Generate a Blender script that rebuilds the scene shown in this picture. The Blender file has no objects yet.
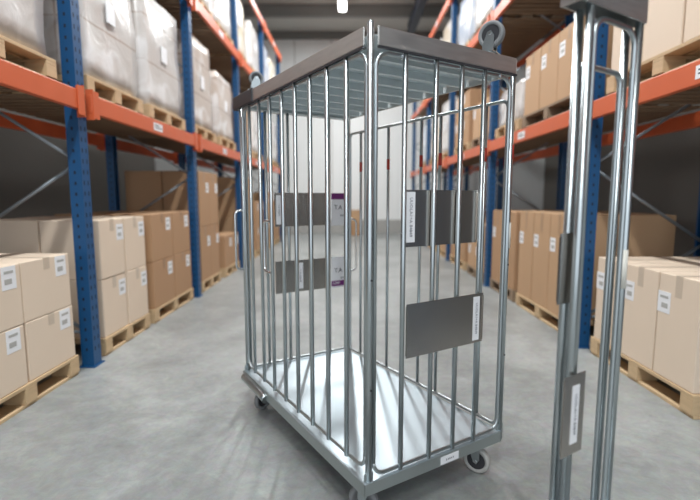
import bpy, bmesh, math, random
from mathutils import Vector, Matrix
random.seed(7)
S = bpy.context.scene
C = S.collection
PI = math.pi

# ------------------------------------------------------------------ materials
def new_mat(name):
    m = bpy.data.materials.new(name); m.use_nodes = True
    return m, m.node_tree.nodes, m.node_tree.links, m.node_tree.nodes['Principled BSDF']

def plain(name, col, rough=.5, metal=0., emit=None, strength=1., noise=.0, scale=6., coat=0., bump=0., stretch=(1, 1, 1)):
    m, n, l, b = new_mat(name)
    b.inputs['Base Color'].default_value = (*col, 1)
    b.inputs['Roughness'].default_value = rough
    b.inputs['Metallic'].default_value = metal
    if coat:
        b.inputs['Coat Weight'].default_value = coat
        b.inputs['Coat Roughness'].default_value = .15
    if emit:
        b.inputs['Emission Color'].default_value = (*emit, 1)
        b.inputs['Emission Strength'].default_value = strength
    if noise or bump:
        tc = n.new('ShaderNodeTexCoord'); mp = n.new('ShaderNodeMapping')
        mp.inputs['Scale'].default_value = stretch
        l.new(tc.outputs['Object'], mp.inputs['Vector'])
        t = n.new('ShaderNodeTexNoise'); t.inputs['Scale'].default_value = scale; t.inputs['Detail'].default_value = 6
        l.new(mp.outputs['Vector'], t.inputs['Vector'])
        if noise:
            mx = n.new('ShaderNodeMix'); mx.data_type = 'RGBA'
            mx.inputs['A'].default_value = (*[c*(1-noise) for c in col], 1)
            mx.inputs['B'].default_value = (*[min(1, c*(1+noise)) for c in col], 1)
            l.new(t.outputs['Fac'], mx.inputs['Factor']); l.new(mx.outputs['Result'], b.inputs['Base Color'])
            mr = n.new('ShaderNodeMapRange'); mr.inputs['To Min'].default_value = max(.03, rough-.12); mr.inputs['To Max'].default_value = rough+.12
            l.new(t.outputs['Fac'], mr.inputs['Value']); l.new(mr.outputs['Result'], b.inputs['Roughness'])
        if bump:
            bp = n.new('ShaderNodeBump'); bp.inputs['Strength'].default_value = bump; bp.inputs['Distance'].default_value = .01
            l.new(t.outputs['Fac'], bp.inputs['Height']); l.new(bp.outputs['Normal'], b.inputs['Normal'])
    return m

def concrete():
    m, n, l, b = new_mat('polished_concrete')
    tc = n.new('ShaderNodeTexCoord')
    t1 = n.new('ShaderNodeTexNoise'); t1.inputs['Scale'].default_value = .9; t1.inputs['Detail'].default_value = 9; t1.inputs['Roughness'].default_value = .62; t1.inputs['Distortion'].default_value = .8
    t2 = n.new('ShaderNodeTexNoise'); t2.inputs['Scale'].default_value = 5.5; t2.inputs['Detail'].default_value = 8; t2.inputs['Roughness'].default_value = .7; t2.inputs['Distortion'].default_value = 1.3
    t3 = n.new('ShaderNodeTexNoise'); t3.inputs['Scale'].default_value = 22; t3.inputs['Detail'].default_value = 8; t3.inputs['Roughness'].default_value = .75; t3.inputs['Distortion'].default_value = .6
    for t in (t1, t2, t3): l.new(tc.outputs['Object'], t.inputs['Vector'])
    r1 = n.new('ShaderNodeValToRGB')
    r1.color_ramp.elements[0].position = .3; r1.color_ramp.elements[0].color = (.205, .222, .212, 1)
    r1.color_ramp.elements[1].position = .7; r1.color_ramp.elements[1].color = (.375, .402, .385, 1)
    l.new(t1.outputs['Fac'], r1.inputs['Fac'])
    r2 = n.new('ShaderNodeValToRGB')
    r2.color_ramp.elements[0].position = .33; r2.color_ramp.elements[0].color = (.66, .66, .66, 1)
    r2.color_ramp.elements[1].position = .6; r2.color_ramp.elements[1].color = (1, 1, 1, 1)
    l.new(t2.outputs['Fac'], r2.inputs['Fac'])
    mx = n.new('ShaderNodeMix'); mx.data_type = 'RGBA'; mx.blend_type = 'MULTIPLY'; mx.inputs['Factor'].default_value = .6
    l.new(r1.outputs['Color'], mx.inputs['A']); l.new(r2.outputs['Color'], mx.inputs['B'])
    mx2 = n.new('ShaderNodeMix'); mx2.data_type = 'RGBA'; mx2.blend_type = 'OVERLAY'; mx2.inputs['Factor'].default_value = .45
    l.new(mx.outputs['Result'], mx2.inputs['A']); l.new(t3.outputs['Color'], mx2.inputs['B'])
    hs = n.new('ShaderNodeHueSaturation'); hs.inputs['Saturation'].default_value = .5
    l.new(mx2.outputs['Result'], hs.inputs['Color']); l.new(hs.outputs['Color'], b.inputs['Base Color'])
    mr = n.new('ShaderNodeMapRange'); mr.inputs['To Min'].default_value = .28; mr.inputs['To Max'].default_value = .5
    l.new(t2.outputs['Fac'], mr.inputs['Value']); l.new(mr.outputs['Result'], b.inputs['Roughness'])
    bp = n.new('ShaderNodeBump'); bp.inputs['Strength'].default_value = .12; bp.inputs['Distance'].default_value = .01
    l.new(t2.outputs['Fac'], bp.inputs['Height']); l.new(bp.outputs['Normal'], b.inputs['Normal'])
    return m

def film(name, tint, inner):
    """stretch film over stacked goods: carton seams show faintly through, wrinkled gloss"""
    m, n, l, b = new_mat(name)
    tc = n.new('ShaderNodeTexCoord')
    mp = n.new('ShaderNodeMapping'); mp.inputs['Rotation'].default_value = (PI/2, 0, PI/2)
    l.new(tc.outputs['Object'], mp.inputs['Vector'])
    br = n.new('ShaderNodeTexBrick'); br.inputs['Scale'].default_value = 1; br.inputs['Brick Width'].default_value = .42; br.inputs['Row Height'].default_value = .27
    br.inputs['Mortar Size'].default_value = .008; br.offset = 0
    br.inputs['Color1'].default_value = (*tint, 1); br.inputs['Color2'].default_value = (*[t*.93 for t in tint], 1)
    br.inputs['Mortar'].default_value = (*inner, 1)
    l.new(mp.outputs['Vector'], br.inputs['Vector'])
    ns = n.new('ShaderNodeTexNoise'); ns.inputs['Scale'].default_value = 3.2; ns.inputs['Detail'].default_value = 7; ns.inputs['Distortion'].default_value = 1.2
    l.new(tc.outputs['Object'], ns.inputs['Vector'])
    rp = n.new('ShaderNodeValToRGB'); rp.color_ramp.elements[0].position = .48; rp.color_ramp.elements[1].position = .72
    l.new(ns.outputs['Fac'], rp.inputs['Fac'])
    mx = n.new('ShaderNodeMix'); mx.data_type = 'RGBA'; mx.inputs['B'].default_value = (.80, .79, .79, 1)
    l.new(rp.outputs['Color'], mx.inputs['Factor']); l.new(br.outputs['Color'], mx.inputs['A']); l.new(mx.outputs['Result'], b.inputs['Base Color'])
    b.inputs['Roughness'].default_value = .3
    b.inputs['Coat Weight'].default_value = .5; b.inputs['Coat Roughness'].default_value = .12
    bp = n.new('ShaderNodeBump'); bp.inputs['Strength'].default_value = .5; bp.inputs['Distance'].default_value = .03
    l.new(ns.outputs['Fac'], bp.inputs['Height']); l.new(bp.outputs['Normal'], b.inputs['Normal'])
    return m

M = {}
M['floor'] = concrete()
M['steel'] = plain('galvanised_steel', (.46, .50, .51), .32, 1., noise=.05, scale=14)
M['rod'] = plain('galvanised_rod', (.50, .545, .56), .30, 1.)
M['frame'] = plain('brushed_steel_frame', (.56, .545, .525), .40, .9, noise=.18, scale=10, stretch=(1, 1, 8))
M['deck'] = plain('bright_zinc_deck', (.54, .61, .65), .40, .85, noise=.07, scale=6)
M['skirt'] = plain('folded_deck_edge', (.42, .46, .46), .4, .85, noise=.06, scale=6)
M['roof'] = plain('zinc_roof_sheet', (.68, .76, .79), .40, .55, noise=.12, scale=8)
M['plate'] = plain('dull_steel_plate', (.54, .50, .46), .25, 1.)
M['grey_ink'] = plain('grey_ink', (.22, .22, .25), .6)
M['chrome'] = plain('bright_handle', (.72, .74, .75), .18, 1.)
M['rubber'] = plain('grey_rubber', (.20, .205, .21), .6, noise=.12, scale=20)
M['tread'] = plain('pale_tread', (.42, .41, .39), .55, noise=.1, scale=20)
M['dark'] = plain('dark_plastic', (.035, .035, .04), .45)
M['white'] = plain('white_label', (.82, .82, .84), .5)
M['ink'] = plain('black_ink', (.06, .06, .075), .6)
M['purple'] = plain('purple_print', (.16, .02, .16), .5)
M['red'] = plain('red_band', (.42, .035, .02), .5)
M['paper'] = plain('worn_paper', (.72, .69, .62), .8)
M['blue'] = plain('blue_rack_paint', (.004, .068, .19), .42, noise=.12, scale=4)
M['slot'] = plain('dark_slots', (.006, .012, .03), .7)
M['orange'] = plain('orange_rack_paint', (.62, .12, .04), .42, noise=.1, scale=4)
M['galv'] = plain('dull_brace_steel', (.30, .33, .36), .45, .7)
M['wood'] = plain('pallet_wood', (.56, .40, .235), .75, noise=.25, scale=5, stretch=(1, 1, 4), bump=.15)
M['wood_dark'] = plain('weathered_pallet_wood', (.27, .195, .13), .8, noise=.25, scale=5, bump=.15)
M['slat'] = plain('shelf_slats', (.20, .13, .08), .8, noise=.3, scale=4)
CART = {'tan': plain('tan_cardboard', (.43, .255, .14), .75, noise=.06, scale=2.2),
        'brown': plain('brown_cardboard', (.40, .235, .125), .78, noise=.06, scale=2.2),
        'light': plain('light_cardboard', (.50, .315, .18), .75, noise=.05, scale=2.2),
        'pale': plain('hazed_cardboard', (.74, .60, .47), .7, noise=.05, scale=2.2)}  # pale: cardboard colour lightened to carry a washed-out haze at the sides
CTAPE = {k: plain(k+'_tape', tuple(c*.78 for c in v), .35) for k, v in
         {'tan': (.43, .255, .14), 'brown': (.40, .235, .125), 'light': (.50, .315, .18), 'pale': (.74, .60, .47)}.items()}  # pale tape follows the haze-lightened carton colour
FILM = {'white': film('white_stretch_film', (.60, .56, .53), (.42, .34, .29)),
        'pinkish': film('clear_film_over_cartons', (.52, .43, .37), (.30, .2, .15)),
        'bluish': film('bluish_stretch_film', (.50, .56, .66), (.3, .33, .42)),
        'cream': film('cream_stretch_film', (.74, .65, .50), (.5, .38, .25))}
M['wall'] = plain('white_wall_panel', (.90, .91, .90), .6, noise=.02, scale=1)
M['plinth'] = plain('grey_plinth', (.42, .41, .39), .7, noise=.1, scale=2)
M['ceiling'] = plain('grey_ceiling', (.55, .54, .51), .8, noise=.08, scale=1)
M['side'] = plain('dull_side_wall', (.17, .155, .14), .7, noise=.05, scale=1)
M['girder'] = plain('grey_girder', (.22, .22, .21), .6)
M['navy'] = plain('navy_girder', (.012, .018, .035), .5)
M['lamp'] = plain('lamp_diffuser', (.9, .9, .9), .4, emit=(1, .98, .95), strength=14)
M['lamp_body'] = plain('lamp_housing', (.5, .5, .5), .4)

# ------------------------------------------------------------------ mesh helpers
class MB:
    def __init__(s): s.bm = bmesh.new()
    def box(s, x0, x1, y0, y1, z0, z1, mi=0, bev=0, mat=None):
        r = bmesh.ops.create_cube(s.bm, size=1)
        vs = r['verts']
        mt = Matrix.Translation(((x0+x1)/2, (y0+y1)/2, (z0+z1)/2)) @ Matrix.Diagonal((abs(x1-x0), abs(y1-y0), abs(z1-z0), 1))
        if mat is not None: mt = mat @ mt
        bmesh.ops.transform(s.bm, matrix=mt, verts=vs)
        fs = set(f for v in vs for f in v.link_faces)
        for f in fs: f.material_index = mi
        if bev:
            es = list(set(e for v in vs for e in v.link_edges))
            rb = bmesh.ops.bevel(s.bm, geom=es, offset=bev, segments=2, affect='EDGES', profile=.5)
            for f in rb['faces']: f.material_index = mi
        return s
    def tube(s, pts, r, mi=0, seg=12, cap=True):
        pts = [Vector(p) for p in pts]; rings = []
        up = None
        for i, p in enumerate(pts):
            if i == 0: d = pts[1]-p
            elif i == len(pts)-1: d = p-pts[i-1]
            else: d = (pts[i+1]-p).normalized()+(p-pts[i-1]).normalized()
            d.normalize()
            if up is None:
                up = d.orthogonal().normalized()
            up = (up-d*up.dot(d)).normalized()
            sd = d.cross(up)
            rings.append([s.bm.verts.new(p+(up*math.cos(2*PI*k/seg)+sd*math.sin(2*PI*k/seg))*r) for k in range(seg)])
        for a, b in zip(rings, rings[1:]):
            for k in range(seg):
                f = s.bm.faces.new((a[k], a[(k+1) % seg], b[(k+1) % seg], b[k])); f.material_index = mi; f.smooth = True
        if cap:
            for rg, rev in ((rings[0], True), (rings[-1], False)):
                f = s.bm.faces.new(rg[::-1] if rev else rg); f.material_index = mi
        return s
    def lathe(s, prof, axis_mat, mi=0, seg=32):
        """profile (radius, height) turned about local z then placed by axis_mat"""
        rings = []
        for r, h in prof:
            rings.append([s.bm.verts.new(axis_mat @ Vector((r*math.cos(2*PI*k/seg), r*math.sin(2*PI*k/seg), h))) for k in range(seg)])
        n = len(rings)
        for i in range(n-1):
            for k in range(seg):
                f = s.bm.faces.new((rings[i][k], rings[i][(k+1) % seg], rings[i+1][(k+1) % seg], rings[i+1][k])); f.material_index = mi; f.smooth = True
        if prof[0][0] > 1e-6:
            f = s.bm.faces.new(rings[0][::-1]); f.material_index = mi
            f = s.bm.faces.new(rings[-1]); f.material_index = mi
        return s
    def prism(s, poly, x0, x1, mi=0, axis='x'):
        """poly in the plane across the axis, extruded along it"""
        def P(t, a, b): return Vector((t, a, b)) if axis == 'x' else (Vector((a, t, b)) if axis == 'y' else Vector((a, b, t)))
        A = [s.bm.verts.new(P(x0, a, b)) for a, b in poly]; B = [s.bm.verts.new(P(x1, a, b)) for a, b in poly]
        n = len(poly)
        for i in range(n):
            f = s.bm.faces.new((A[i], A[(i+1) % n], B[(i+1) % n], B[i])); f.material_index = mi
        f = s.bm.faces.new(A[::-1]); f.material_index = mi
        f = s.bm.faces.new(B); f.material_index = mi
        return s
    def text(s, body, size, mat, mi=1):
        cu = bpy.data.curves.new('t', 'FONT'); cu.body = body; cu.size = size; cu.align_x = 'CENTER'; cu.align_y = 'CENTER'; cu.resolution_u = 2; cu.extrude = .0003
        ob = bpy.data.objects.new('t', cu); C.objects.link(ob)
        bpy.context.view_layer.update()
        me = bpy.data.meshes.new_from_object(ob.evaluated_get(bpy.context.evaluated_depsgraph_get()))
        me.transform(mat)
        n0 = len(s.bm.faces); s.bm.from_mesh(me); s.bm.faces.ensure_lookup_table()
        for f in s.bm.faces[n0:]: f.material_index = mi
        bpy.data.objects.remove(ob); bpy.data.curves.remove(cu); bpy.data.meshes.remove(me)
        return s
    def mesh(s, name, mats):
        bmesh.ops.recalc_face_normals(s.bm, faces=s.bm.faces)
        me = bpy.data.meshes.new(name); s.bm.to_mesh(me); s.bm.free()
        for m in (mats if isinstance(mats, (list, tuple)) else [mats]): me.materials.append(m)
        return me
    def build(s, name, mats, parent=None):
        return link(name, s.mesh(name, mats), parent)

def link(name, me, parent=None, loc=None):
    o = bpy.data.objects.new(name, me); C.objects.link(o)
    if parent: o.parent = parent
    if loc: o.location = loc
    return o
def tag(o, label=None, cat=None, group=None, kind=None):
    if label: o['label'] = label
    if cat: o['category'] = cat
    if group: o['group'] = group
    if kind: o['kind'] = kind
    return o
def empty(name, loc, rz=0):
    o = bpy.data.objects.new(name, None); o.empty_display_size = .1; C.objects.link(o)
    o.location = loc; o.rotation_euler.z = rz
    return o
def children(o): return list(o.children)
def copy_tree(o, parent=None):
    c = o.copy(); C.objects.link(c)
    if parent: c.parent = parent
    for ch in children(o): copy_tree(ch, c)
    return c
def structure(name, mb, mats):
    return tag(mb.build(name, mats), kind='structure')

# ------------------------------------------------------------------ the hall
YB, ZC, XS, YF = 15.6, 6.5, 6.5, -5.0
structure('floor', MB().box(-XS-.2, XS+.2, YF-2, YB+.2, -.2, 0), M['floor'])
b = MB().box(-XS-.2, XS+.2, YB, YB+.2, 0, ZC)
structure('wall_back', b, M['wall'])
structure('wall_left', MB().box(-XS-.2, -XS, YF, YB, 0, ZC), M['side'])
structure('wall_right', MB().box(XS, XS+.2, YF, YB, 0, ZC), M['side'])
structure('ceiling', MB().box(-XS-.2, XS+.2, YF, YB+.2, ZC, ZC+.15), M['ceiling'])
structure('baseboard_back', MB().box(-XS, XS, YB-.05, YB, 0, .46), M['plinth'])
n = 0
for y in (13.45, 10.2, 7, 3.8, .6, -2.6):
    n += 1
    structure('trim_%d' % n, MB().box(-XS, XS, y-.07, y+.07, ZC-.32, ZC-.29).box(-XS, XS, y-.012, y+.012, ZC-.29, ZC-.03).box(-XS, XS, y-.07, y+.07, ZC-.03, ZC), M['girder'])
structure('trim_7', MB().box(-XS, XS, YB-.12, YB, ZC-.22, ZC), M['girder'])
structure('trim_8', MB().box(1.66, 1.86, 5.5, 13.9, ZC-.62, ZC-.32, bev=.01), M['navy'])
# wall panel seams of the far wall
b = MB()
for x in (-5.4, -4.2, -3, -1.8, -.6, .6, 1.8, 3, 4.2, 5.4): b.box(x-.012, x+.012, YB-.012, YB, .46, ZC-.22)
structure('trim_9', b, M['plinth'])

# ceiling lamps (fixtures with a real light under each)
lampspots = [(-.2, 12.1, 1.7), (-.2, 8.6, 1.7), (-.2, 5.4, 1.7), (-.2, 2.2, 1.7), (-.2, -1, 1.7), (-.2, -4, 1.7),
             ]
names = ['farthest over the aisle near the back wall', 'second farthest over the aisle', 'third from the back wall over the aisle',
         'over the roll cage in the aisle', 'just behind the camera over the aisle', 'at the open front end of the aisle'
         ]
lamp0 = None
for (x, y, L), nm in zip(lampspots, names):
    if lamp0 is None:
        t = lamp0 = empty('ceiling_lamp', (x, y, ZC-.34))
        MB().box(-.11, .11, -.87, .87, .02, .08, bev=.008).build('housing', M['lamp_body'], t)
        MB().box(-.09, .09, -.85, .85, -.02, .019, bev=.006).build('diffuser', M['lamp'], t)
        MB().tube([(0, -.6, .08), (0, -.6, .34)], .006).build('suspension_wire', M['galv'], t)
        MB().tube([(0, .6, .08), (0, .6, .34)], .006).build('suspension_wire', M['galv'], t)
    else:
        t = copy_tree(lamp0); t.location = (x, y, ZC-.34)
    tag(t, 'white strip lamp on wires, ' + nm, 'lamp', 'strip lamps under the ceiling')
    ld = bpy.data.lights.new('strip_light', 'AREA'); ld.shape = 'RECTANGLE'; ld.size = .2; ld.size_y = 1.7
    ld.energy = 175 if y > 8 else 130; ld.color = (.95, .99, 1)
    lo = bpy.data.objects.new('strip_light', ld); C.objects.link(lo); lo.location = (x, y, ZC-.37)

# ------------------------------------------------------------------ pallet racks
def upright_mesh(h, facing):
    # perforated channel section, open side away from the aisle; facing = +1 aisle lies at +x
    w, d, t = .05, .09, .006
    b = MB()
    b.box(-t, 0, -w, w, 0, h)                      # front web
    b.box(-d, -t, -w, -w+t, 0, h); b.box(-d, -t, w-t, w, 0, h)
    b.box(-d, -d+t, -w+t, -w+.02, 0, h); b.box(-d, -d+t, w-.02, w-t, 0, h)
    z = .12
    while z < h-.1:
        for sy in (-.024, .024): b.box(-t-.0005, .0006, sy-.006, sy+.006, z, z+.03, 1)
        b.box(-.055, -.04, -w-.0006, -w+.001, z, z+.022, 1)
        z += .075
    b.box(-d-.02, .015, -w-.02, w+.02, 0, .008)   # foot plate
    me = b.mesh('upright', [M['blue'], M['slot']])
    if facing < 0: me.transform(Matrix.Scale(-1, 4, (1, 0, 0))); me.flip_normals()
    return me
LEV = (1.89, 3.52, 4.86)     # beam centres
def rack(name, X, sgn, ys, label):
    """X is the aisle face; sgn = +1 when the aisle is on the +x side"""
    t = empty(name, (X, ys[0], 0))
    tag(t, label, 'rack')
    H, DEP = 5.05, 1.05
    mf, mr = upright_mesh(H, sgn), upright_mesh(H, -sgn)
    for y in ys:
        ly = y-ys[0]
        f = link('upright', mf, t, (0, ly, 0)); r = link('upright', mr, t, (-sgn*DEP, ly, 0))
        bb = MB(); z = .25; k = 0
        x0, x1 = -sgn*.06, -sgn*(DEP-.06)
        while z+.62 < H:
            a, c = (x0, x1) if k % 2 == 0 else (x1, x0)
            bb.tube([(a, 0, z), (c, 0, z+.6)], .013, seg=6); z += .62; k += 1
        bb.tube([(x0, 0, .25), (x1, 0, .25)], .013, seg=6)
        o = bb.build('frame_brace', M['galv'], t); o.location = (0, ly, 0)
    bays = list(zip(ys, ys[1:]))
    L = bays[0][1]-bays[0][0]
    mb = MB().box(-.02, .02, .05, L-.05, -.065, .065, bev=.006)
    bm_ = mb.mesh('beam', M['orange'])
    cm = (MB().box(-.027, .027, .052, .062, -.11, .10).box(.021, .027, .0615, .13, -.1, .09).mesh('beam_connector', M['orange']),
          MB().box(-.027, .027, L-.062, L-.052, -.11, .10).box(.021, .027, L-.13, L-.0615, -.1, .09).mesh('beam_connector', M['orange']))
    lm = MB().box(.0205, .0215, L*.5-.1, L*.5+.1, -.035, .035).box(.0212, .0222, L*.5-.08, L*.5+.08, -.012, -.004, 1).box(.0212, .0222, L*.5-.08, L*.5+.03, .008, .016, 1).mesh('load_label', [M['white'], M['ink']])
    sm = MB()
    k = .12
    while k < L-.1:
        sm.box(-.46, .46, k, k+.085, .066, .084); k += .125
    sm = sm.mesh('shelf_slats', M['slat'])
    for (a, _) in bays:
        for z in LEV:
            for front in (1, 0):
                bo = link('beam', bm_, t, (sgn*.03 if front else -sgn*(DEP+.03), a-ys[0], z))
                if (front and sgn < 0) or (not front and sgn > 0): bo.rotation_euler.z = PI; bo.location.y += L
                link('connector', cm[0], bo); link('connector', cm[1], bo)
                if front: link('load_label', lm, bo)
            if z < LEV[2]:
                so = link('shelf_slats', sm, t, (-sgn*DEP/2, a-ys[0], z))
    return t
XL, XR = -1.87, 1.88
YL = [.95, 3.3, 5.65, 8.0, 10.35, 12.7]
YR = [1.13, 3.73, 6.33, 8.93, 11.53, 14.13]
rack('pallet_rack', XL, 1, YL, 'tall blue and orange pallet rack along the left side of the aisle')
rack('pallet_rack', XR, -1, YR, 'tall blue and orange pallet rack along the right side of the aisle')
TOP = {0: 0.0, 1: LEV[0]+.0845, 2: LEV[1]+.0845}

# ------------------------------------------------------------------ pallets and their loads
def make_pallet(mat, ln):
    """origin at base centre, .98 deep along x, ln long along y"""
    t = empty('wooden_pallet', (0, 0, 0))
    d = .49; h = ln/2
    b = MB()
    for i in range(7):
        x = -d+.055+i*(2*d-.11)/6
        b.box(x-.055, x+.055, -h, h, .118, .14, bev=.003)
    b.build('deck_boards', mat, t)
    for y in (-h+.05, 0, h-.05):
        MB().box(-d, d, y-.05, y+.05, .098, .118, bev=.002).build('cross_board', mat, t)
    blk = MB().box(-.07, .07, -.05, .05, .02, .098, bev=.003).mesh('block', mat)
    for x in (-d+.07, 0, d-.07):
        for y in (-h+.05, 0, h-.05): link('block', blk, t, (x, y, 0))
    for x in (-d+.07, 0, d-.07):
        MB().box(x-.06, x+.06, -h, h, 0, .02, bev=.002).build('bottom_board', mat, t)
    return t
PAL = {}
def pallet(X, sgn, y0, y1, z, label, wood, grp):
    key = (wood, round(y1-y0, 2))
    loc = (X-sgn*.52, (y0+y1)/2, z)
    if key not in PAL: o = PAL[key] = make_pallet(M[wood], y1-y0)
    else: o = copy_tree(PAL[key])
    o.location = loc
    return tag(o, label, 'pallet', grp)

CM = {}
def carton_meshes(w, l, h, kind, sgn):
    key = (round(w, 3), round(l, 3), round(h, 3), kind, sgn)
    if key in CM: return CM[key]
    b = MB().box(-w/2, w/2, -l/2, l/2, 0, h, bev=.006)
    # flap seam line across the top and a shallow closing line down the aisle face
    b.box(-w/2-.0006, w/2+.0006, -.0015, .0015, h*.98, h+.0006, 1)
    body = b.mesh('carton', [CART[kind], CTAPE[kind]])
    f = sgn*w/2
    t = MB().box(-w/2, w/2, -.028, .028, h, h+.001)
    t.box(f-.001, f+.0012, -.028, .028, h*.80, h+.001); t.box(-f-.0012, -f+.001, -.028, .028, h*.80, h+.001)
    tape = t.mesh('tape', CTAPE[kind])
    q = MB().box(f-sgn*.001, f+sgn*.0015, l*.18, l*.18+.11, h*.62, h*.62+.13).box(f+sgn*.0012, f+sgn*.0024, l*.18+.02, l*.18+.09, h*.62+.09, h*.62+.105, 1).box(f+sgn*.0012, f+sgn*.0024, l*.18+.02, l*.18+.075, h*.62+.03, h*.62+.06, 1)
    lab = q.mesh('paper_label', [M['white'], M['plinth']])
    CM[key] = (body, tape, lab)
    return CM[key]
ORD = ['nearest', 'second', 'third', 'fourth', 'fifth', 'sixth', 'seventh', 'eighth', 'ninth', 'tenth']
LEVN = ['floor', 'first shelf', 'second shelf']
def pos(i): return ORD[i]+' pallet from camera' if i else 'nearest pallet'
def load(side, lev, i, y0, y1, spec, wood='wood'):
    X, sgn = (XL, 1) if side == 'left' else (XR, -1)
    z = TOP[lev]
    where = '%s rack %s' % (side, LEVN[lev])
    pallet(X, sgn, y0, y1, z, '%s wooden pallet, %s of its row, %s' % ('pale' if wood == 'wood' else 'dark weathered', ORD[i], where), wood, 'pallets on the %s' % where)
    z += .141
    X0 = X-sgn*.03
    if spec[0] == 'c':                # cartons: kind, columns, layers, height, two rows?
        _, kind, nc, nl, h, two = spec[:6]
        l = (y1-y0-.02)/nc; w = .94/(2 if two else 1)
        for row in range(2 if two else 1):
            for c in range(nc):
                for k in range(nl):
                    dy = random.uniform(-.006, .006); dx = random.uniform(0, .018)
                    body, tape, lab = carton_meshes(w-.012, l-.018, h-.002, kind, sgn)
                    o = link('cardboard_carton', body)
                    o.location = (X0-sgn*(w*(row+.5)+dx*(1-row)*.4), y0+.01+l*(c+.5)+dy, z+k*h)
                    link('tape', tape, o)
                    if row == 0: tag(link('shipping_label', lab, o), 'white paper label')
                    col = '' if nc == 1 else ({2: ['near column', 'far column'], 3: ['near column', 'middle column', 'far column']}[nc][c]+', ')
                    lay = '' if nl == 1 else ({2: ['bottom layer', 'top layer'], 3: ['bottom layer', 'middle layer', 'top layer'],
                                               4: ['bottom layer', 'second layer', 'third layer', 'top layer']}[nl][k]+', ')
                    rw = ('rear row, ' if row else 'front row, ') if two else ''
                    tag(o, '%s carton, %s%s%s%s, %s' % (kind, rw, lay, col, pos(i), where), 'carton', 'cartons on the %s' % where)
    else:                              # film-wrapped load
        _, kind, h = spec
        w = .92; l = y1-y0-.04
        bm = bmesh.new()
        bmesh.ops.create_grid(bm, x_segments=2, y_segments=2, size=1); bm.free()
        b = MB(); b.box(-w/2, w/2, -l/2, l/2, 0, h)
        bmesh.ops.subdivide_edges(b.bm, edges=b.bm.edges[:], cuts=7, use_grid_fill=True)
        rnd = random.Random(i*13+lev*7+len(side))
        for v in b.bm.verts:
            p = v.co
            k = abs(p.z/h*2-1)
            tw = .025*math.sin(p.z/h*9+i)*math.cos(p.y*5+lev)
            taper = 1-.05*(p.z/h)**2
            v.co.x = p.x*taper*(1-.015*k)+tw*.4+rnd.uniform(-.006, .006)
            v.co.y = p.y*taper*(1-.015*k)+rnd.uniform(-.006, .006)
            if p.z > h*.98: v.co.z = p.z+rnd.uniform(-.02, 0)
        for f in b.bm.faces: f.smooth = True
        o = b.build('wrapped_goods', FILM[kind]); o.location = (X-sgn*.52, (y0+y1)/2, z)
        sh = MB().box(sgn*(w/2+.004), sgn*(w/2+.012), -.08, .05, h*.45, h*.45+.16).build('shipping_label', M['white'], o)
        tag(sh, 'white paper label')
        nm = {'white': 'white', 'pinkish': 'clear', 'bluish': 'bluish', 'cream': 'cream'}[kind]
        tag(o, '%s film wrapped stack of goods, %s, %s' % (nm, pos(i), where), 'wrapped goods', 'film wrapped goods on the %s' % where)

# left, floor
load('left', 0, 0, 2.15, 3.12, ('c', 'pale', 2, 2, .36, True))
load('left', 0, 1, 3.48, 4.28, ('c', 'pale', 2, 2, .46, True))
load('left', 0, 2, 4.40, 5.50, ('c', 'tan', 2, 2, .465, True))
load('left', 0, 3, 5.84, 6.72, ('c', 'tan', 2, 2, .71, True))
load('left', 0, 4, 6.98, 7.86, ('c', 'tan', 2, 1, .50, True))
load('left', 0, 5, 8.18, 9.1, ('c', 'light', 2, 2, .72, True))
load('left', 0, 6, 9.3, 10.2, ('c', 'tan', 2, 2, .5, False))
load('left', 0, 7, 10.55, 11.45, ('c', 'light', 2, 2, .6, False))
load('left', 0, 8, 11.6, 12.5, ('c', 'tan', 2, 2, .5, False))
# left, first shelf
load('left', 1, 0, 2.1, 3.1, ('w', 'white', 1.12))
load('left', 1, 1, 3.45, 4.36, ('w', 'white', 1.1))
load('left', 1, 2, 4.5, 5.46, ('w', 'white', 1.09))
load('left', 1, 3, 5.78, 6.68, ('w', 'pinkish', 1.14))
load('left', 1, 4, 6.9, 7.82, ('w', 'pinkish', .95))
load('left', 1, 5, 8.15, 9.1, ('c', 'light', 2, 2, .45, True))
load('left', 1, 6, 9.3, 10.2, ('w', 'white', 1.0))
load('left', 1, 7, 10.5, 11.4, ('w', 'cream', .95))
load('left', 1, 8, 11.6, 12.5, ('w', 'white', 1.0))
# left, second shelf
load('left', 2, 0, 3.5, 4.4, ('w', 'white', .95))
load('left', 2, 1, 4.5, 5.45, ('w', 'pinkish', .95))
load('left', 2, 2, 5.85, 6.7, ('w', 'white', .95))
load('left', 2, 3, 6.95, 7.85, ('w', 'white', .98))
load('left', 2, 4, 8.15, 8.85, ('w', 'cream', 1.0))
load('left', 2, 5, 9.35, 10.2, ('w', 'white', .9))
load('left', 2, 6, 10.5, 11.4, ('w', 'bluish', .92))
load('left', 2, 7, 11.6, 12.5, ('w', 'cream', .85))
# right, floor
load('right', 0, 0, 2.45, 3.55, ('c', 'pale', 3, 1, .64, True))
load('right', 0, 1, 4.0, 5.22, ('c', 'light', 3, 1, .94, True))
load('right', 0, 2, 5.32, 6.2, ('c', 'tan', 2, 1, .92, True), 'wood_dark')
load('right', 0, 3, 6.55, 7.45, ('c', 'light', 2, 2, .34, True), 'wood_dark')
load('right', 0, 4, 7.65, 8.75, ('c', 'tan', 2, 2, .36, True))
load('right', 0, 5, 9.1, 10.1, ('c', 'light', 2, 2, .4, False))
load('right', 0, 6, 10.3, 11.3, ('c', 'tan', 2, 2, .42, False))
load('right', 0, 7, 11.75, 12.7, ('c', 'light', 2, 2, .4, False))
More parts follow.
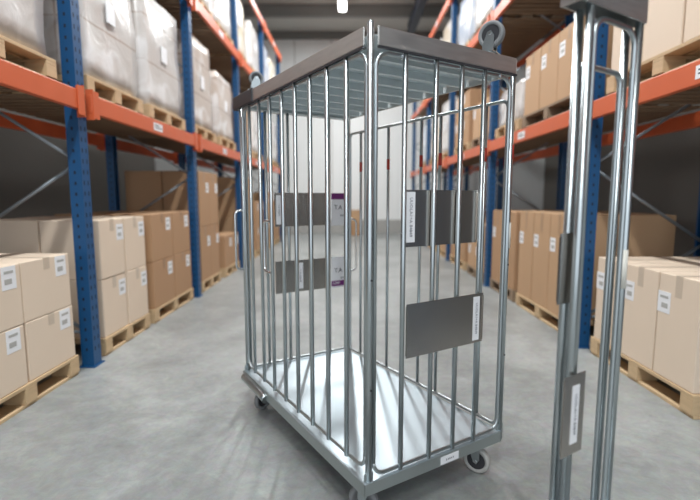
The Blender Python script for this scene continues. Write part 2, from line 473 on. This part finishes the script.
# right, first shelf
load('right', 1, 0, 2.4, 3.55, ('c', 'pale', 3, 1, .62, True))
load('right', 1, 1, 4.0, 5.25, ('c', 'light', 3, 1, .62, True), 'wood_dark')
load('right', 1, 2, 5.36, 6.2, ('w', 'white', .46))
load('right', 1, 3, 6.5, 7.4, ('c', 'light', 2, 1, .5, True), 'wood_dark')
load('right', 1, 4, 7.6, 8.6, ('c', 'tan', 2, 2, .42, True))
load('right', 1, 5, 9.1, 10.1, ('w', 'white', 1.05))
load('right', 1, 6, 10.3, 11.3, ('w', 'cream', .9))
load('right', 1, 7, 11.8, 12.8, ('w', 'bluish', .95))
# right, second shelf
load('right', 2, 0, 4.0, 5.0, ('w', 'white', .9), 'wood_dark')
load('right', 2, 1, 5.2, 6.15, ('w', 'white', .95), 'wood_dark')
load('right', 2, 2, 6.55, 7.55, ('w', 'white', .95), 'wood_dark')
load('right', 2, 3, 7.75, 8.7, ('w', 'bluish', .9))
load('right', 2, 4, 9.2, 10.2, ('w', 'cream', .95))
load('right', 2, 5, 10.4, 11.4, ('w', 'white', .9))
load('right', 2, 6, 11.8, 12.8, ('w', 'cream', .9))

# cartons stacked against the far wall
for k, (w, h, lb, kd) in enumerate([(.42, .42, 'lower tan carton of the pair standing against the far wall', 'tan'), (.42, .38, 'upper tan carton of the pair standing against the far wall', 'light')]):
    body, tape, lab = carton_meshes(.4, w, h, kd, 1)
    o = link('cardboard_carton', body); o.location = (.12+k*.01, 14.9, k*.424); link('tape', tape, o)
    tag(o, lb, 'carton', 'cartons by the far wall')

# ------------------------------------------------------------------ roll cages
def arc(c, r, a0, a1, ax, ay, n=6):
    c = Vector(c); ax = Vector(ax); ay = Vector(ay)
    return [c+ax*(r*math.cos(a0+(a1-a0)*i/n))+ay*(r*math.sin(a0+(a1-a0)*i/n)) for i in range(n+1)]
def frame_loop(p0, d, L, z0, z1, r, R=.05, bottom=True):
    """rounded rectangular tube frame; p0 foot corner, d unit direction along the panel"""
    p0 = Vector(p0); d = Vector(d); Z = Vector((0, 0, 1))
    def P(s, z): return p0+d*s+Z*z
    pts = [P(0, z0+R)]
    pts += arc(P(R, z1-R), R, PI, PI/2, d, Z)
    pts += arc(P(L-R, z1-R), R, PI/2, 0, d, Z)
    pts += arc(P(L-R, z0+R), R, 0, -PI/2, d, Z)
    pts += arc(P(R, z0+R), R, -PI/2, -PI, d, Z)
    return pts
def caster(parent, x, y, ztop, rad, up=1, rz=0, pale=False, w=.030):
    """plate at ztop, wheel hangs down (up=-1: stands upward)"""
    e = empty('caster', (x, y, ztop), rz); e.parent = parent
    s = -up
    hz = rad+.028
    f = MB()
    f.box(-.04, .04, -.032, .032, min(0, s*.004), max(0, s*.004))
    f.lathe([(.022, s*.004), (.022, s*.018)], Matrix.Identity(4), seg=16)
    for sy in (-1, 1):
        y0 = sy*(w/2+.004); y1 = y0+sy*.003
        poly = [(-.022, s*.014), (.024, s*.014), (.026+.0, s*(hz-.01)), (.012, s*(hz+.012)), (-.002, s*(hz+.006)), (-.02, s*.04)]
        f.prism(poly, y0, y1, axis='y')
    f.box(-.022, .024, -w/2-.007, w/2+.007, min(s*.012, s*.016), max(s*.012, s*.016))
    f.build('fork', M['steel'], e)
    rot = Matrix.Translation((.008, 0, s*hz)) @ Matrix.Rotation(PI/2, 4, 'X')
    wl = MB().lathe([(rad*.70, -w/2), (rad*.93, -w/2), (rad, -w/2+.006), (rad, w/2-.006), (rad*.93, w/2), (rad*.70, w/2), (rad*.70, -w/2)], rot, 0, 40)
    wl.lathe([(rad*.69, -w/2+.004), (rad*.69, w/2-.004)], rot, 1, 32)
    wl.lathe([(rad*.28, -w/2-.002), (rad*.28, w/2+.002)], rot, 1, 20)
    wl.lathe([(rad*.12, -w/2-.010), (rad*.12, w/2+.010)], rot, 2, 12)
    wo = wl.build('wheel', [M['tread'] if pale else M['rubber'], M['dark'], M['chrome']], e)
    return e
def sticker(parent, name, body_fn, mats, label):
    b = MB(); body_fn(b); o = b.build(name, mats, parent); tag(o, label); return o
def strip_label(plate, O, ax, nrm, h, w, body):
    """white vertical strip with a line of running text turned upright"""
    O = Vector(O); ax = Vector(ax); nrm = Vector(nrm); Z = Vector((0, 0, 1))
    m = Matrix((ax, Z, nrm)).transposed().to_4x4(); m.translation = O
    b = MB().box(-w/2, w/2, -h/2, h/2, 0, .0012, mat=m)
    tm = m @ Matrix.Translation((0, 0, .0022)) @ Matrix.Rotation(-PI/2, 4, 'Z')
    b.text(body, w*.46, tm)
    o = b.build('strip_label', [M['white'], M['grey_ink']], plate)
    return tag(o, 'white strip label with one upright line of print')

W, D, ROT = .7157, 1.296, .5579
RC = empty('roll_cage', (.0681, 1.5891, 0), ROT)
tag(RC, 'tall galvanised wire roll cage with a flat deck, standing in the middle of the aisle', 'roll cage')
DZ, HZ = .20, 1.80
# deck with folded lip, and the small guard at the far left corner
b = MB().box(-.026, W-.008, -.014, D+.014, DZ-.006, DZ, bev=.003)
b.box(-.026, -.023, -.014, D+.014, DZ-.052, DZ-.004, 1); b.box(W-.011, W-.008, -.014, D+.014, DZ-.05, DZ-.004, 1)
b.box(-.026, W-.008, -.014, -.011, DZ-.050, DZ-.004, 1); b.box(-.026, W-.008, D+.011, D+.014, DZ-.052, DZ-.004, 1)
b.build('deck', [M['deck'], M['skirt']], RC)
b = MB()
for y in (.25, .65, 1.05): b.box(-.02, W-.012, y-.02, y+.02, DZ-.045, DZ-.008)
b.build('deck_cross_member', M['steel'], RC)
b = MB().tube([(-.030, D-.36, DZ-.045), (-.031, D-.32, DZ-.038), (-.031, D-.05, DZ-.034)] + arc((-.001, D-.035, DZ-.034), .03, PI, PI/2, (1, 0, 0), (0, 1, 0)) + [(.06, D-.005, DZ-.034)], .023)
b.build('bumper', M['steel'], RC)
sticker(RC, 'deck_label', lambda q: (q.box(.345, .445, -.0155, -.0142, DZ-.045, DZ-.012), q.text('8 4 8 4 9', .012, Matrix.Translation((.395, -.016, DZ-.03)) @ Matrix.Rotation(PI/2, 4, 'X'))), [M['white'], M['ink']], 'small white label on the deck edge')
# posts
for nm, x, y, z1, r in (('corner_post', 0, 0, 1.814, .0125), ('corner_post', W-.004, 0, 1.80, .0115), ('corner_post', 0, D, 1.745, .0115), ('corner_post', W, D, 1.745, .0125)):
    p = MB().tube([(x, y, .15 if y == 0 else .19), (x, y, z1-.008)], r, seg=20)
    p.lathe([(r, z1-.008), (r*.8, z1-.002), (.0001, z1)], Matrix.Translation((x, y, 0)), seg=20)
    o = p.build(nm, M['rod'], RC)
    MB().box(x-.02, x+.02, y-.004, y+.004, DZ-.05, DZ+.03, bev=.003).build('post_socket', M['steel'], o)
    MB().tube([(x-.0, y-.0, .55), (x-.0, y-r-.002, .55)], .004, seg=8).tube([(x, y, .95), (x, y-r-.002, .95)], .004, seg=8).build('rivet', M['dark'], o)
# wire panels: frame + rods
MB().tube(frame_loop((0.022, 0, 0), (1, 0, 0), W-.044, DZ+.012, 1.722, .008), .0078).build('front_panel_frame', M['rod'], RC)
MB().tube(frame_loop((0, .022, 0), (0, 1, 0), D-.044, DZ+.035, 1.722, .008), .0078).build('side_panel_frame', M['rod'], RC)
MB().tube(frame_loop((W, .022, 0), (0, 1, 0), D-.044, DZ+.012, 1.64, .008, R=.03), .0078).build('side_panel_frame', M['rod'], RC)
MB().tube(frame_loop((.022, D, 0), (1, 0, 0), W-.044, DZ+.012, 1.742, .008, R=.03), .0078).build('back_panel_frame', M['rod'], RC)
def rod(x, y, z0, z1, r=.0095): return MB().tube([(x, y, z0), (x, y, z1)], r, seg=14).build('rod', M['rod'], RC)
for x in (.143, .286, .415, .537): rod(x, -.006, DZ+.004, 1.73)
for i in range(1, 9): rod(-.006, D*i/9, DZ+.028, 1.735)
for i in range(1, 9):
    o = rod(W+.004, D*i/9, DZ+.004, 1.643, .0082)
    tag(MB().tube([(W+.004, D*i/9, 1.395), (W+.004, D*i/9, 1.455)], .0092, seg=14).build('band', M['red'], o), 'dark red band')
for i in range(1, 5): rod(W*i/5, D+.004, DZ+.004, 1.738, .009)
tag(MB().tube([(W, 0, 1.395), (W, 0, 1.455)], .0125, seg=14).build('band', M['red'], RC), 'dark red band')
tag(MB().tube([(W, 0, 1.02), (W, 0, 1.13)], .0127, seg=14).build('paper_wrap', M['paper'], RC), 'worn paper tape on the post')
for (x, y) in ((.13, 0), (W-.09, 0)):
    MB().box(x-.004, x+.004, y-.012, y+.004, 1.712, 1.738, bev=.001).build('clip', M['chrome'], RC)
# roof: four channels, folded sheet, cap, two upside-down casters
def channel(name, x0, x1, y0, y1):
    return MB().box(x0, x1, y0, y1, 1.738, 1.80, bev=.003).build(name, M['frame'], RC)
channel('roof_channel', .020, W+.004-.01, -.016, -.012+.003)
channel('roof_channel', -.016, -.009, .020, D+.07)
channel('roof_channel', W+.006, W+.014, .0, D+.01)
channel('roof_channel', -.008, W+.01, D+.056, D+.064)
MB().box(.022, W, -.0165, -.008, 1.730, 1.737).build('roof_lip', M['dark'], RC)
MB().box(-.0165, -.004, .022, D, 1.730, 1.737).build('roof_lip', M['dark'], RC)
# folded roof sheet: broad pans with narrow down-turned ribs running across
NP = 9; st = (D+.05)/NP
top = []
for i in range(NP):
    a = i*st
    top += [(a, 1.772), (a+st-.036, 1.768), (a+st-.032, 1.738), (a+st-.010, 1.738), (a+st-.004, 1.772)]
low = [(p, z+.003) for p, z in top][::-1]
MB().prism(top+low, 0.002, W-.002).build('roof_sheet', M['roof'], RC)
MB().box(.10, .62, .02, D-.02, 1.783, 1.786).build('roof_top_plate', M['roof'], RC)
MB().box(-.022, -.008, D-.23, D+.076, 1.732, 1.806, bev=.006).box(-.022, .05, D+.065, D+.076, 1.732, 1.806, bev=.004).build('roof_corner_guard', M['dark'], RC)
MB().box(.52, .68, -.01, .09, 1.786, 1.80).box(-.005, .09, 1.07, 1.18, 1.786, 1.80).build('caster_mount', M['steel'], RC)
caster(RC, .597, .03, 1.802, .052, up=-1, rz=-1.2)
caster(RC, .02, 1.125, 1.80, .038, up=-1, rz=-.2)
# deck casters
caster(RC, .622, .055, DZ-.052, .060, up=1, rz=-1.15, pale=True)
caster(RC, .045, .085, DZ-.052, .060, up=1, rz=2.2)
caster(RC, .028, 1.15, DZ-.052, .060, up=1, rz=.4, w=.026)
caster(RC, .625, D-.1, DZ-.052, .060, up=1, rz=.2)
# sign plates on the panels
def plate(x0, x1, y, z0, z1, lab, bv=.002):
    o = MB().box(x0, x1, y-.0012, y+.0012, z0, z1).box(x0, x0+.004, y-.004, y+.004, z0+.01, z1-.01).box(x1-.004, x1, y-.004, y+.004, z0+.01, z1-.01).build('sign_plate', M['plate'], RC)
    tag(o, lab); return o
p = plate(.146, .534, .008, 1.055, 1.265, 'upper dull steel plate of the front panel')
strip_label(p, (.186, .0066, 1.165), (1, 0, 0), (0, -1, 0), .185, .040, 'UUOLA1+A 84849')
p = plate(.150, .552, .006, .643, .848, 'lower dull steel plate of the front panel')
p.location.y = -.028
strip_label(p, (.513, .0046, .745), (1, 0, 0), (0, -1, 0), .182, .036, 'UUOLA1+A 84849')
p = plate(.188, .565, D-.010, 1.058, 1.263, 'upper dull steel plate of the back panel')
strip_label(p, (.215, D-.0114, 1.16), (1, 0, 0), (0, -1, 0), .175, .036, '1+A 84849')
p = plate(.186, .563, D-.010, .645, .845, 'lower dull steel plate of the back panel')
strip_label(p, (.352, D-.0114, .745), (1, 0, 0), (0, -1, 0), .165, .040, '1+A 84849')
RX = Matrix.Rotation(PI/2, 4, 'X')
def tag_card(z0, z1, band, txt, sub, lab):
    b = MB().box(.578, .687, D-.0138, D-.0122, z0, z1)
    b.box(.578, .687, D-.0144, D-.0136, band[0], band[1], 2)
    b.text(txt, .040, Matrix.Translation((.628, D-.0148, (z0+z1)/2+.012)) @ RX)
    if sub: b.text(sub, .026, Matrix.Translation((.615, D-.0150, (band[0]+band[1])/2)) @ RX, 0)
    b.text('800', .02, Matrix.Translation((.66, D-.0148, (z0+z1)/2-.04)) @ RX)
    tag(b.build('tag_card', [M['white'], M['ink'], M['purple']], RC), lab)
tag_card(1.052, 1.262, (1.222, 1.262), 'T.A', None, 'white tag card with a purple band at its top')
tag_card(.640, .846, (.652, .688), 'T.A', 'UMP', 'white tag card with a purple band at its foot')
# handles
def handle(p, d, z0, z1, out):
    p = Vector(p); d = Vector(d); Z = Vector((0, 0, 1)); R = .028
    pts = [p+Z*z0] + arc(p+d*(out-R)+Z*(z0+R), R, -PI/2, 0, d, Z) + arc(p+d*(out-R)+Z*(z1-R), R, 0, PI/2, d, Z) + [p+Z*z1]
    MB().tube(pts, .0066, seg=12).build('handle', M['chrome'], RC)
handle((-.008, D, 0), (-1, 0, 0), .815, 1.16, .045)
handle((-.006, D*6/9, 0), (0, 1, 0), .85, 1.115, .105)
handle((W, D, 0), (1, 0, 0), .745, 1.09, .062)

# added folded roll cage, made up for an enlarged fragment of the first
FC = empty('added_folded_cage', (.838, 1.40, 0), .56)
tag(FC, 'added narrow folded roll cage at the right edge, nearer than the tall open one', 'roll cage')
FW = .245; FD = .034
def P2(mb, name, mats): return mb.build(name, mats, FC)
for (x, y, z1) in ((0, 0, 1.80), (-FW, 0, 1.80), (-.004, FD, 1.735), (-FW+.004, FD, 1.735)):
    P2(MB().tube([(x, y, .15), (x, y, z1)], .0115, seg=18), 'corner_post', M['rod'])
P2(MB().tube(frame_loop((-FW+.02, 0, 0), (1, 0, 0), FW-.04, .22, 1.715, .008), .0078), 'front_panel_frame', M['rod'])
P2(MB().tube(frame_loop((-FW+.02, FD, 0), (1, 0, 0), FW-.04, .22, 1.60, .008, R=.03), .0078), 'back_panel_frame', M['rod'])
P2(MB().tube([(-FW*.86, FD, .205), (-FW*.86, FD, 1.605)], .0082, seg=14), 'rod', M['rod'])
tag(P2(MB().tube([(-FW*.86, FD, 1.39), (-FW*.86, FD, 1.45)], .0092, seg=14), 'band', M['red']), 'dark red band')
P2(MB().box(-FW-.06, .012, -.016, -.010, 1.735, 1.80, bev=.003).box(-FW-.06, .012, FD+.008, FD+.014, 1.735, 1.80, bev=.003)
   .box(-FW-.062, -FW-.058, -.016, FD+.014, 1.735, 1.80).box(.010, .0135, -.01, FD+.01, 1.735, 1.80), 'roof_channel', M['frame'])
P2(MB().box(-FW-.055, .01, -.01, FD+.01, 1.79, 1.797), 'roof_sheet', M['roof'])
P2(MB().box(-FW-.02, .02, -.06, FD+.08, .15, .20, bev=.004), 'deck', M['deck'])
for (x, y) in ((-.04, -.02), (-FW+.04, -.02), (-.04, FD+.04), (-FW+.04, FD+.04)): caster(FC, x, y, .148, .060, up=1, rz=.3, w=.026)
def fplate(x0, x1, y, z0, z1, lab):
    o = MB().box(x0, x1, y-.0012, y+.0012, z0, z1).box(x0, x0+.004, y-.003, y+.003, z0+.01, z1-.01).build('sign_plate', M['plate'], FC)
    return tag(o, lab)
tag(P2(MB().tube([(0, 0, .96), (0, 0, 1.08)], .0127, seg=14), 'paper_wrap', M['paper']), 'worn paper tape on the post')
p = fplate(-FW-.05, -FW+.05, -.016, .50, .74, 'lower dull steel plate with a strip label')
strip_label(p, (-FW+.005, -.0176, .62), (1, 0, 0), (0, -1, 0), .175, .034, 'UUOLA1+A 84849')
fplate(-FW-.05, -FW+.03, FD-.014, .94, 1.14, 'upper dull steel plate')

# ------------------------------------------------------------------ camera and light
cam = bpy.data.cameras.new('camera'); co = bpy.data.objects.new('camera', cam); C.objects.link(co)
cam.sensor_width = 36; cam.lens = 460.63/700*36
co.location = (0, 0, 1.2416); co.rotation_euler = (PI/2-.1161, 0, 0)
cam.dof.use_dof = True; cam.dof.focus_distance = 1.95; cam.dof.aperture_fstop = 1.25
cam.clip_start = .05
S.camera = co
w = bpy.data.worlds.new('world'); S.world = w; w.use_nodes = True
w.node_tree.nodes['Background'].inputs['Color'].default_value = (.86, .93, 1, 1)
w.node_tree.nodes['Background'].inputs['Strength'].default_value = 1.3
S.view_settings.view_transform = 'Standard'; S.view_settings.look = 'None'
S.view_settings.exposure = .1; S.view_settings.gamma = 1; S.view_settings.use_curve_mapping = False
